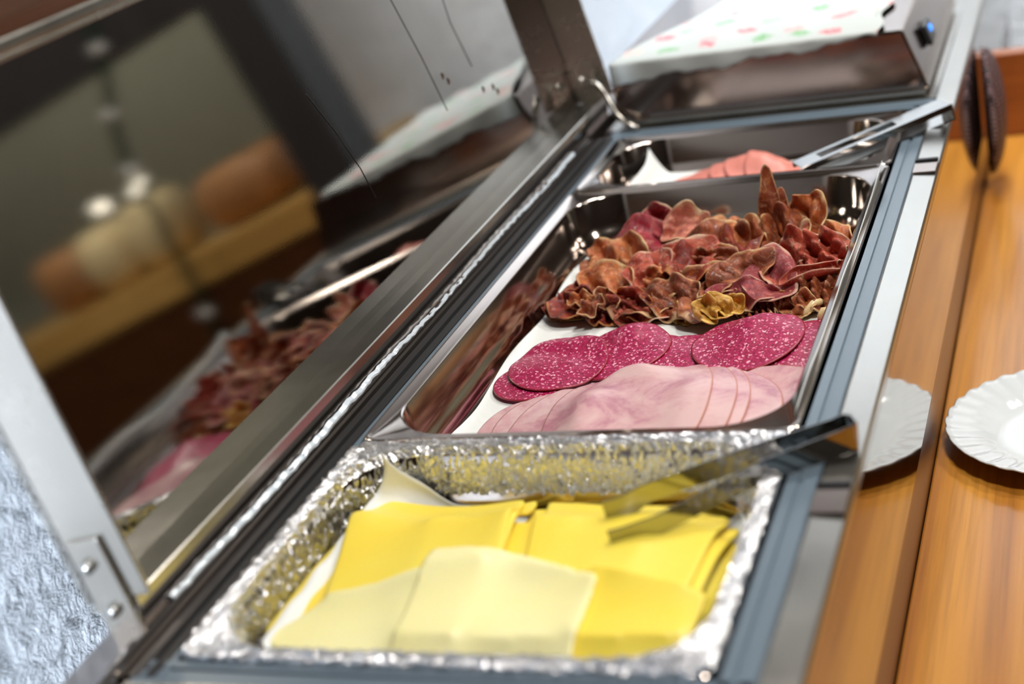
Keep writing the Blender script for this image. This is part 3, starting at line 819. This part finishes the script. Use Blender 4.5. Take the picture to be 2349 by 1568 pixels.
hero(1895, 585, -.016, 'red', .026, .022, 40, 42, -10, 3.0, .008, .004, 22, 'ruffled red slice near the right pan wall')
hero(1928, 558, -.016, 'orange', .014, .020, 10, 50, -20, 1.6, .006, .004, 23, 'orange end piece standing against the right pan wall')
hero(1875, 632, -.024, 'red', .030, .014, 12, 20, 0, 1.0, .003, .002, 24, 'rolled red slice lying like a small tube at the right', roll=2.3)
hero(1875, 672, -.034, 'brown', .026, .016, -10, 38, 0, 4.0, .006, .003, 25, 'frayed brown slice below the rolled one at the right')
hero(1310, 712, -.046, 'dark', .026, .018, 10, 24, 0, 3.4, .008, .003, 26, 'dark red shrivelled slice forming the left tip of the heap')
hero(1330, 690, -.036, 'dark', .016, .012, 30, 40, 0, 2.0, .006, .003, 27, 'blackish red block-like scrap on top of the left tip')
hero(1400, 722, -.044, 'dark', .028, .014, 5, 30, 0, 4.0, .007, .003, 28, 'dark shredded slice between the left tip and the front middle')
hero(1455, 700, -.036, 'dark', .018, .018, 70, 46, 0, 2.6, .007, .004, 29, 'deep red fold standing behind the second salami slice')
hero(1475, 728, -.044, 'red', .026, .010, 8, 30, 0, 1.4, .004, .003, 30, 'thin red strip lying just behind the second salami slice')
hero(1622, 712, -.030, 'yellow', .012, .011, 15, 48, 0, 1.6, .0045, .003, 131, 'leftmost of the yellow fatty ruffles behind the big salami slice')
hero(1648, 706, -.030, 'yellow', .013, .013, 70, 46, 0, 1.4, .0050, .004, 132, 'middle one of the yellow fatty ruffles behind the big salami slice')
hero(1676, 702, -.031, 'yellow', .012, .010, 30, 44, 10, 1.8, .0045, .003, 133, 'rightmost of the yellow fatty ruffles behind the big salami slice')
hero(1590, 720, -.044, 'yellow', .022, .012, -5, 36, 0, 4.0, .005, .003, 32, 'small yellowish ruffle low between the leftmost yellow ruffle and the second salami slice')
hero(1700, 680, -.032, 'mauve', .030, .016, 8, 36, 0, 1.8, .005, .003, 33, 'mauve strip above the yellow ruffles')
hero(1745, 712, -.044, 'brown', .022, .010, 12, 30, 0, 7.0, .005, .002, 34, 'dark crumbly edge piece between the yellow ruffles and the right wall')
hero(1830, 700, -.044, 'orange', .014, .016, 60, 44, 0, 2.0, .005, .004, 35, 'orange flap beside the two pale fat strips')
hero(1530, 655, -.030, 'orange', .020, .018, 60, 40, 0, 2.6, .006, .004, 36, 'small orange fold left of the maroon slice')
hero(1320, 735, -.052, 'yellow', .012, .006, 5, 10, 0, 1.0, .002, .001, 37, 'flat bright yellow fat scrap by the left end of the salami')
# loose dried shreds between the larger slices
rz = np.random.RandomState(77)
for k in range(22):
    px = rz.uniform(1300, 1900); t_ = rz.uniform(0, 1); py = 560 + 150 * t_ if px > 1420 else rz.uniform(660, 725)
    kd = ('dark', 'brown', 'orange', 'red', 'brown')[k % 5]
    hero(px, py, -.030 - .012 * t_, kd, rz.uniform(.008, .015), rz.uniform(.006, .011), rz.uniform(0, 180), rz.uniform(20, 55), rz.uniform(-30, 30), rz.uniform(1.2, 3), .004, .004, 200 + k, 'small dried shred tucked between the larger cured ham slices')
for (px0, py0, px1, py1, r0, lab) in ((1845, 722, 1890, 690, .0032, 'glossy pale fat strip leaning at the right front of the cured ham'), (1880, 735, 1905, 712, .0038, 'short thick pale fat strip right against the steel rim')):
    a = P(px0, py0, -.046); b = P(px1, py1, -.040); mid = (a + b) / 2 + np.array([0, 0, .004])
    o = MB().tube([a, a * .7 + mid * .3, mid, b * .7 + mid * .3, b], [r0 * .5, r0, r0 * 1.1, r0, r0 * .5], 12).build('fat_strip', FATM, smooth=True)
    tag(o, lab, 'fat strip')

# ------------------------------------------------------------------ far pan
bed3 = Bed(-.535, -.20, 1.41, 1.59, -.061)
def pap3(u, v):
    x = -.500 + u * .262; y = 1.437 + v * .125; z = -.0455
    e = max(0, .12 - u) / .12
    z += .030 * e ** 1.5; x += .012 * e
    if v > .8: z += .010 * ((v - .8) / .2) ** 2
    return (x, y, z + .001 * math.sin(u * 19 + v * 7))
tag(sheet(pap3, 50, 26, 'parchment_sheet', PAPER), 'white parchment sheet under the pink sausage in the far pan', 'paper')
bed3.h[:] = -.0425
B3 = (PX0 + .022, PX1 - .022, 1.437, 1.565)
SP = [(1600, 411, .033, .025, 'leftmost pink sausage slice, its darker edge curling up'), (1660, 404, .035, .025, 'second pink sausage slice from the left in the far pan'),
      (1700, 398, .035, .027, 'third pink sausage slice from the left in the far pan'), (1735, 394, .035, .029, 'middle pink sausage slice, top of the fan'),
      (1775, 396, .035, .027, 'rightmost pink sausage slice of the fan left of the tongs'), (1930, 348, .031, .025, 'pink sausage slice lying apart behind the tongs')]
for k, (px, py, rx, ry, lab) in enumerate(SP):
    cx, cy = PC(px, py, -.036)
    wv = bumpw((cx + .005, cy + .004, .025, .02, .006 + .0012 * k if k < 5 else .006))
    slice_(bed3, 'sausage_slice', ellipse(cx, cy, rx, ry, .3 * k, wob=.01, seed=90 + k, n=72), .0022, SAUSAGE, lab, 'sausage slice', 'pink sausage slices in the far pan', B3, stiff=10, wave=wv, rb=.03, nr=16)

# ------------------------------------------------------------------ cheese in the near pan
bed1 = Bed(-.536, -.204, .61, .88, -.0515)
B1 = (FX0 + .0165, FX1 - .0165, FY0 + .0165, FY1 - .0165)
# white greaseproof paper below the cheese, its edge standing up at the left and back
pc1, pc2 = .028, .05
def pap1(u, v):
    x = -.508 + u * .272; y = .638 + v * .218; z = -.0495
    e = max(0, .22 - u) / .22; f = max(0, v - .86) / .14
    z += .034 * e ** 1.6; x += .006 * e
    z += .030 * f ** 1.5 * max(0, 1 - u * 2.2); g = max(0, u - .9) / .1
    z += .014 * g ** 1.5
    z += .0012 * math.sin(u * 40 + 3 * v) * math.sin(v * 33)
    x, y = clampin(np.array([x]), np.array([y]), (FX0 + .024, FX1 - .024, FY0 + .024, FY1 - .024), .04)
    return (float(x[0]), float(y[0]), z)
tag(sheet(pap1, 60, 60, 'parchment_sheet', PAPER), 'white paper showing at the left and back edge beneath the cheese', 'paper')
bed1.h[:] = -.036
def cz(pts, z): return [tuple(PC(px, py, z)) for px, py in pts]
CH = [
 ([(800, 1200), (590, 1420), (640, 1500), (1560, 1490), (1620, 1230)], -.020, CHEESE, .014, 'thick yellow cheese slice at the very bottom, covered by the whole pile', ()),
 ([(1000, 1180), (900, 1480), (1580, 1470), (1690, 1200)], -.018, CHEESE, .005, 'yellow cheese slice second from the bottom, covered by the pile', ()),
 ([(1400, 1180), (1330, 1340), (1600, 1372), (1690, 1165)], -.014, CHEESE, .0028, 'yellow cheese slice at the right end, under the tong tips\' shadow', ((1500, 1230, .02, .05, .004),)),
 ([(1210, 1110), (1120, 1300), (1430, 1350), (1560, 1130)], -.012, CHEESE, .0028, 'wavy yellow cheese slice at the back right of the pile', ((1290, 1130, .008, .08, .006),)),
 ([(1250, 1110), (1200, 1310), (1580, 1345), (1670, 1150)], -.010, CHEESE, .0028, 'large yellow cheese slice lying under the tongs', ((1330, 1150, .012, .08, .004),)),
 ([(850, 1118), (745, 1345), (1140, 1325), (1225, 1112)], -.012, CHEESE, .0028, 'yellow cheese slice at the back left with a raised corner', ((850, 1150, .02, .06, .006), (1180, 1180, .02, .06, .006))),
 ([(832, 1112), (735, 1352), (1150, 1300), (1195, 1108)], -.009, CHEESE, .0026, 'top yellow cheese slice at the back left, sagging in the middle', ((850, 1150, .015, .05, .003),)),
 ([(1370, 1330), (1270, 1510), (1560, 1500), (1625, 1365)], -.014, CHEESE, .0028, 'yellow cheese slice at the front right corner of the pile', ()),
 ([(760, 1350), (590, 1440), (720, 1505), (1010, 1520), (1120, 1300)], -.011, CHEESE_P, .0028, 'pale cheese slice at the front left, drooping towards the foil', ((1010, 1300, .025, .03, .004),)),
 ([(1000, 1268), (860, 1505), (1275, 1515), (1372, 1328), (1200, 1280)], -.007, CHEESE_P, .0028, 'pale cheese slice on top of the front pile, flat with a sharp right corner', ()),
]
for k, (pts, z, m_, th, lab, bs) in enumerate(CH):
    poly = roundpoly(cz(pts, z), .003 if k > 1 else .01)
    wv = None
    if bs: wv = bumpw(*[(PC(a, b, z)[0], PC(a, b, z)[1], c, d, e) for a, b, c, d, e in bs])
    slice_(bed1, 'cheese_slice', poly, th, m_, lab, 'cheese slice', 'cheese slices in the foil pan', B1, stiff=(60 if k > 1 else 12), wave=wv, rb=.050, nr=24, jag=.0004 if m_ is CHEESE_P else 0)

# ------------------------------------------------------------------ tongs
def ribbon(path, widthdir, w, th):
    """steel strip following path, w wide along widthdir"""
    path = [np.array(p, float) for p in path]; L = []
    for i, p in enumerate(path):
        d = path[min(i + 1, len(path) - 1)] - path[max(i - 1, 0)]; d /= np.linalg.norm(d)
        wd = np.array(widthdir[i] if isinstance(widthdir, list) else widthdir, float); wd = wd - d * (wd @ d); wd /= np.linalg.norm(wd)
        nn = np.cross(d, wd); ww = (w[i] if hasattr(w, '__len__') else w) / 2
        L.append([p + wd * ww + nn * th / 2, p - wd * ww + nn * th / 2, p - wd * ww - nn * th / 2, p + wd * ww - nn * th / 2])
    return MB().loops(L, True, True, True)
def smoothpath(pts, n=40):
    pts = np.array(pts, float); t = np.r_[0, np.cumsum(np.linalg.norm(np.diff(pts, axis=0), axis=1))]; u = np.linspace(0, t[-1], n)
    out = np.stack([np.interp(u, t, pts[:, k]) for k in range(3)], 1)
    for _ in range(3): out[1:-1] = (out[:-2] + out[1:-1] * 2 + out[2:]) / 4
    return list(out)
UPW = (.05, .0, 1)
t1 = thing('serving_tongs', 'steel serving tongs lying over the cheese pan, handle end on the front rim', 'tongs')
hA = P(1945, 985, .016); hB = P(1925, 1000, .016)
# pixel-guided spine: the bow rests on the rim, the two arms reach down to the cheese
bowc = P(1950, 992, .0145)
tipA = P(1388, 1180, -.004); tipB = P(1402, 1248, -.006)
dirv = (tipA - bowc); dirv /= np.linalg.norm(dirv)
side = np.cross(dirv, (0, 0, 1.)); side /= np.linalg.norm(side)     # towards the near arm
if side[1] > 0: side = -side
gapw = .0085
def arm(tip, s, name_lab):
    start = bowc + side * s * gapw + dirv * .004
    k1 = bowc + dirv * .06 + side * s * (gapw + .003)
    k2 = tip - dirv * .028 + np.array([0, 0, .004]) + side * s * .003
    k3 = tip - dirv * .012
    ww = []
    pth = smoothpath([start, k1, k2, k3, tip], 46)
    for i in range(46): ww.append(.018 - .004 * min(1, i / 30) + (.006 * max(0, (i - 36) / 9)))
    return ribbon(pth, UPW, ww, .0014).build('arm', S_TONG, t1, bevel=.0003, label=name_lab)
arm(tipA, -1, 'far arm of the tongs'); arm(tipB, 1, 'near arm of the tongs')
bw = [bowc + dirv * .006 - side * gapw, bowc - dirv * .001 - side * gapw, bowc - dirv * .003 - side * (gapw * .6), bowc - dirv * .003 + side * (gapw * .6), bowc - dirv * .001 + side * gapw, bowc + dirv * .006 + side * gapw]
ribbon(bw, UPW, .019, .0014).build('bow', S_TONG, t1, bevel=.0003)

t2 = thing('serving_tongs', 'steel serving tongs lying across the far pan, one side slotted like a window', 'tongs')
e = P(2172, 258, .013); tp = P(1835, 402, -.010)
dv = tp - e; ln = np.linalg.norm(dv); dv /= ln
sd = np.cross(dv, (0, 0, 1.)); sd /= np.linalg.norm(sd)
if sd[1] > 0: sd = -sd
# upper, wide blade with a long window: two rails and cross bars
def bar(m, s0, s1, a0, a1, z0, z1):
    c = e + dv * (s0 + s1) / 2 + sd * (a0 + a1) / 2; up = np.cross(sd, dv); up = up if up[2] > 0 else -up
    return m.obox(c + up * (z0 + z1) / 2, dv, sd, up, (s1 - s0) / 2, (a1 - a0) / 2, (z1 - z0) / 2)
m = MB(); bar(m, 0, .055, -.013, .013, .010, .0118); bar(m, .055, .14, -.013, -.007, .010, .0118); bar(m, .055, .14, .007, .013, .010, .0118); bar(m, .14, ln, -.013, .013, .010, .0118)
bar(m, 0, ln, -.013, -.0115, .0055, .010); bar(m, 0, ln, .0115, .013, .0055, .010)
m.build('arm', S_TONG, t2, label='upper slotted arm')
m = MB(); bar(m, 0.002, ln * .98, -.012, .012, -.006, -.0045); m.build('arm', S_TONG, t2)
m = MB(); bar(m, -.0018, 0.0005, -.013, .013, -.006, .0118); m.build('bow', S_RIM, t2)

# ------------------------------------------------------------------ warming box with floral paper
bx = thing('warming_box', 'stainless steel box standing on the counter behind the pans, blue-lit switch on its side', 'food warmer')
xa, xb, ya, yb, zb = -.545, -.190, 1.640, 2.02, .073
m = MB(); L = [[(xa, ya, .006), (xb, ya, .006), (xb, yb, .006), (xa, yb, .006)], [(xa + .003, ya + .001, zb), (xb - .022, ya + .001, zb), (xb - .022, yb, zb), (xa + .003, yb, zb)]]
m.loops(L, True, True, True).build('body', S_BOX, bx, bevel=.003)
MB().box((xa + .01, ya - .006, .0025), (xb - .004, ya + .004, .0078)).build('base_flange', S_RIM, bx, bevel=.001)
for fx in (xa + .03, xb - .03):
    for fy in (ya + .03, yb - .03): MB().tube([(fx, fy, .0012), (fx, fy, .0065)], .010, 14).build('foot', BLACK, bx)
tt = math.atan2(.022, zb - .006)
nrm = np.array([math.cos(tt), 0, math.sin(tt)]); upd = np.array([-math.sin(tt), 0, math.cos(tt)])
sc_ = np.array([xb - .0095, 1.745, .042])
sw = MB().obox(sc_ + nrm * .002, nrm, (0, 1, 0), upd, .0035, .020, .012).build('switch', PLASTIC_BLK, bx, bevel=.002)
MB().obox(sc_ + nrm * .0052 + upd * .003 + np.array([0, .003, 0]), nrm, (0, 1, 0), upd, .0016, .006, .0035).build('light', BLUE_LED, sw, bevel=.001, label='blue glowing switch light')
nr_ = np.random.RandomState(5); nph = nr_.uniform(0, 6.28, 8)
def nap(u, v):
    # u across, v from the hem (hanging over the front edge) backwards over the box top
    hang = .020 * (1 - u) ** .8 + .004 + .0022 * math.sin(u * 19) + .0012 * math.sin(u * 43 + 1) + .0006 * math.sin(u * 90)
    tot = hang + .335
    sarc = -hang + v * tot
    xl = -.541 + .11 * max(0, sarc) / .335; xr = -.238
    x = xl + (xr - xl) * u + .004 * math.sin(max(0, sarc) * 60) * (u > .97)
    top = zb + .0030 + .0016 * math.sin(u * 21 + nph[0]) * math.sin(v * 9 + nph[1]) * min(1, max(0, sarc) * 40) + .0016 * min(1, max(0, sarc) * 40)
    if sarc < 0: return (x, 1.6370 - .0012 * (1 + math.sin(u * 31)) * min(1, -sarc * 80) + .0001, top + sarc)
    return (x, 1.6372 + sarc, top)
tag(sheet(nap, 130, 110, 'printed_paper', NAPKIN, .0006), 'white paper printed with red roses and green leaves on the steel box', 'paper liner')

# ------------------------------------------------------------------ tray rail, plate, basket
t = thing('tray_rail', 'varnished orange-brown wooden tray rail running along the front of the counter', 'shelf')
ZW = -.200
MB().box((-.1655, .25, ZW - .022), (.235, 2.095, ZW)).build('board', WOOD_RAIL, t, bevel=.002)
MB().box((-.164, 2.096, ZW - .022), (.100, 2.125, -.086)).build('end_board', WOOD_RED, t, bevel=.002)
for yy in (.5, 1.9): MB().box((-.160, yy, -ZR), (.16, yy + .03, ZW - .0225)).build('bracket', WOOD_DARK, t)

# scalloped plate
def plate(cx, cy, z0, R=.1):
    prof = [(0, .004, 0), (.50, .004, 0), (.56, .0045, 0), (.62, .0075, .1), (.70, .0125, .35), (.82, .0155, .7), (.93, .0175, .95), (.985, .0190, 1), (1.0, .0180, 1),
            (.985, .0168, 1), (.93, .0150, .95), (.82, .0130, .7), (.70, .0095, .35), (.62, .0040, .1), (.56, .0005, 0), (.50, .0, 0), (.48, .0015, 0), (0.001, .0015, 0)]
    n = 192; L = []
    for k, z, s in prof:
        ring = []
        for j in range(n):
            t_ = 2 * math.pi * j / n
            r = R * k * (1 + s * .012 * (abs(math.cos(16 * t_)) - .5)); ring.append((cx + max(r, 1e-5) * math.cos(t_), cy + max(r, 1e-5) * math.sin(t_), z0 + z + s * .0008 * math.cos(32 * t_)))
        L.append(ring)
    return MB().loops(L).build('dinner_plate', PLATE, smooth=True)
tag(plate(-.058, 1.232, ZW + .0006), 'white scalloped plate standing on the wooden tray rail', 'plate')

# dark woven basket leaning against the end board
m = MB(); L = []
for i in range(25):
    s = -1 + 2 * i / 24; k = math.sqrt(max(0.0, 1 - s * s)) + .01
    L.append([(-.1568 + .0125 * k * (1 + math.cos(a)), 1.90 + .052 * k * math.sin(a) + .004 * s, -.103 + .080 * s) for a in np.linspace(0, 2 * math.pi, 28, endpoint=False)])
m.loops(L, True, True, True); bk = m.build('woven_basket', WICKER, smooth=True)
tag(bk, 'dark woven basket standing on edge between the steel counter and the wooden end board', 'basket')

# ------------------------------------------------------------------ across the room, seen mirrored in the lid: bread table and fairy lights
t = thing('bread_table', 'pale wooden bread table mirrored in the open lid', 'table')
MB().box((.19, 2.31, -.040), (1.25, 2.75, .024)).build('board', WOOD_PALE, t, bevel=.003)
for x in (.27, 1.19):
    for y in (2.34, 2.68): MB().box((x, y, -ZR), (x + .05, y + .05, -.041)).build('leg', WOOD_DARK, t)
MB().box((.19, 2.315, -.42), (1.25, 2.335, -.041)).build('apron', WOOD_DARK, t)
def loaf(cx, cy, rx, ry, h, m_, lab, seed):
    r = np.random.RandomState(seed); ph = r.uniform(0, 6.28, 3); L = []
    for i in range(14):
        a = i / 13 * math.pi; k = math.sin(a) ** .36; zz = (1 - math.cos(a)) / 2 * h
        L.append([(cx + (rx * k + .0005) * math.copysign(abs(math.cos(t_)) ** .55, math.cos(t_)) * (1 + .03 * math.sin(3 * t_ + ph[0])), cy + (ry * k + .0005) * math.copysign(abs(math.sin(t_)) ** .55, math.sin(t_)), .0245 + zz + .004 * k * math.sin(5 * t_ + ph[1]) * (zz / h)) for t_ in np.linspace(0, 2 * math.pi, 30, endpoint=False)])
    tag(MB().loops(L, True, True, True).build('bread_loaf', m_, smooth=True), lab, 'bread')
loaf(.615, 2.40, .064, .07, .135, CRUMB, 'pale tall loaf, first left of the hanging cable in the lid\'s mirror image', 1)
loaf(.745, 2.40, .062, .07, .130, CRUMB, 'second pale loaf from the hanging cable, between a pale and a brown one', 2)
loaf(.88, 2.41, .066, .07, .125, CRUST, 'brown loaf at the left end of the mirrored bread row', 3)
loaf(.40, 2.44, .115, .085, .115, CRUST, 'big round brown loaf right of the hanging cable in the lid\'s mirror image', 4)
fl_ = thing('fairy_light_string', 'green fairy light cable hanging in front of the bread table, mirrored in the lid', 'fairy lights')
DZW = .075
wp = [(.395, 2.27, .62), (.405, 2.27, .50), (.411, 2.27, .441), (.420, 2.27, .355), (.450, 2.27, .300), (.478, 2.27, .251), (.505, 2.27, .190), (.519, 2.27, .137), (.524, 2.27, .059), (.532, 2.27, -.05), (.540, 2.27, -.157), (.584, 2.27, -.30)]
MB().tube([q + np.array([-.012, 0, DZW]) for q in smoothpath(wp, 60)], .0085, 8).build('cable', GREENWIRE, fl_, smooth=True)
def ball(c, r, name, m_, parent, lab=None, st=1.0):
    L = [[(c[0] + r * math.sin(a) * math.cos(b_), c[1] + r * math.sin(a) * math.sin(b_), c[2] + r * st * math.cos(a)) for b_ in np.linspace(0, 6.2832, 14, endpoint=False)] for a in np.linspace(.05, math.pi - .05, 10)]
    return MB().loops(L, True, True, True).build(name, m_, parent, smooth=True, label=lab)
for c in ((.424, 2.265, .352), (.482, 2.265, .245), (.512, 2.265, .142), (.546, 2.265, -.157)): ball((c[0] - .012, c[1], c[2] + DZW), .012, 'bulb', BULB, fl_)
ball((.515, 2.262, .105 + DZW), .008, 'bulb', BULB_ON, fl_, 'glowing bulb'); ball((.495, 2.262, .118 + DZW), .007, 'bulb', BULB_ON, fl_, 'glowing bulb')
ball((.605, 2.262, .112 + DZW), .013, 'bulb', BULB_ON, fl_, 'large glowing bulb', .8)
MB().tube([(.524, 2.27, .16), (.56, 2.27, .135), (.603, 2.264, .163)], .002, 6).build('cable', GREENWIRE, fl_, smooth=True)

# ------------------------------------------------------------------ put every thing's origin at its base and lift all to floor height
bpy.context.view_layer.update()
kids = {}
for o in COL.objects:
    if o.parent: kids.setdefault(o.parent, []).append(o)
def tree(o):
    yield o
    for c in kids.get(o, []): yield from tree(c)
for o in [o for o in COL.objects if o.parent is None and o.type in ('MESH', 'EMPTY')]:
    ms = [c for c in tree(o) if c.type == 'MESH']
    pts = []
    for c in ms:
        a = np.zeros(len(c.data.vertices) * 3); c.data.vertices.foreach_get('co', a); pts.append(a.reshape(-1, 3))
    A = np.vstack(pts); b = np.array([(A[:, 0].min() + A[:, 0].max()) / 2, (A[:, 1].min() + A[:, 1].max()) / 2, A[:, 2].min()])
    for c, a in zip(ms, pts):
        c.data.vertices.foreach_set('co', (a - b).ravel()); c.data.update()
    o.location = (b[0], b[1], b[2] + ZR)
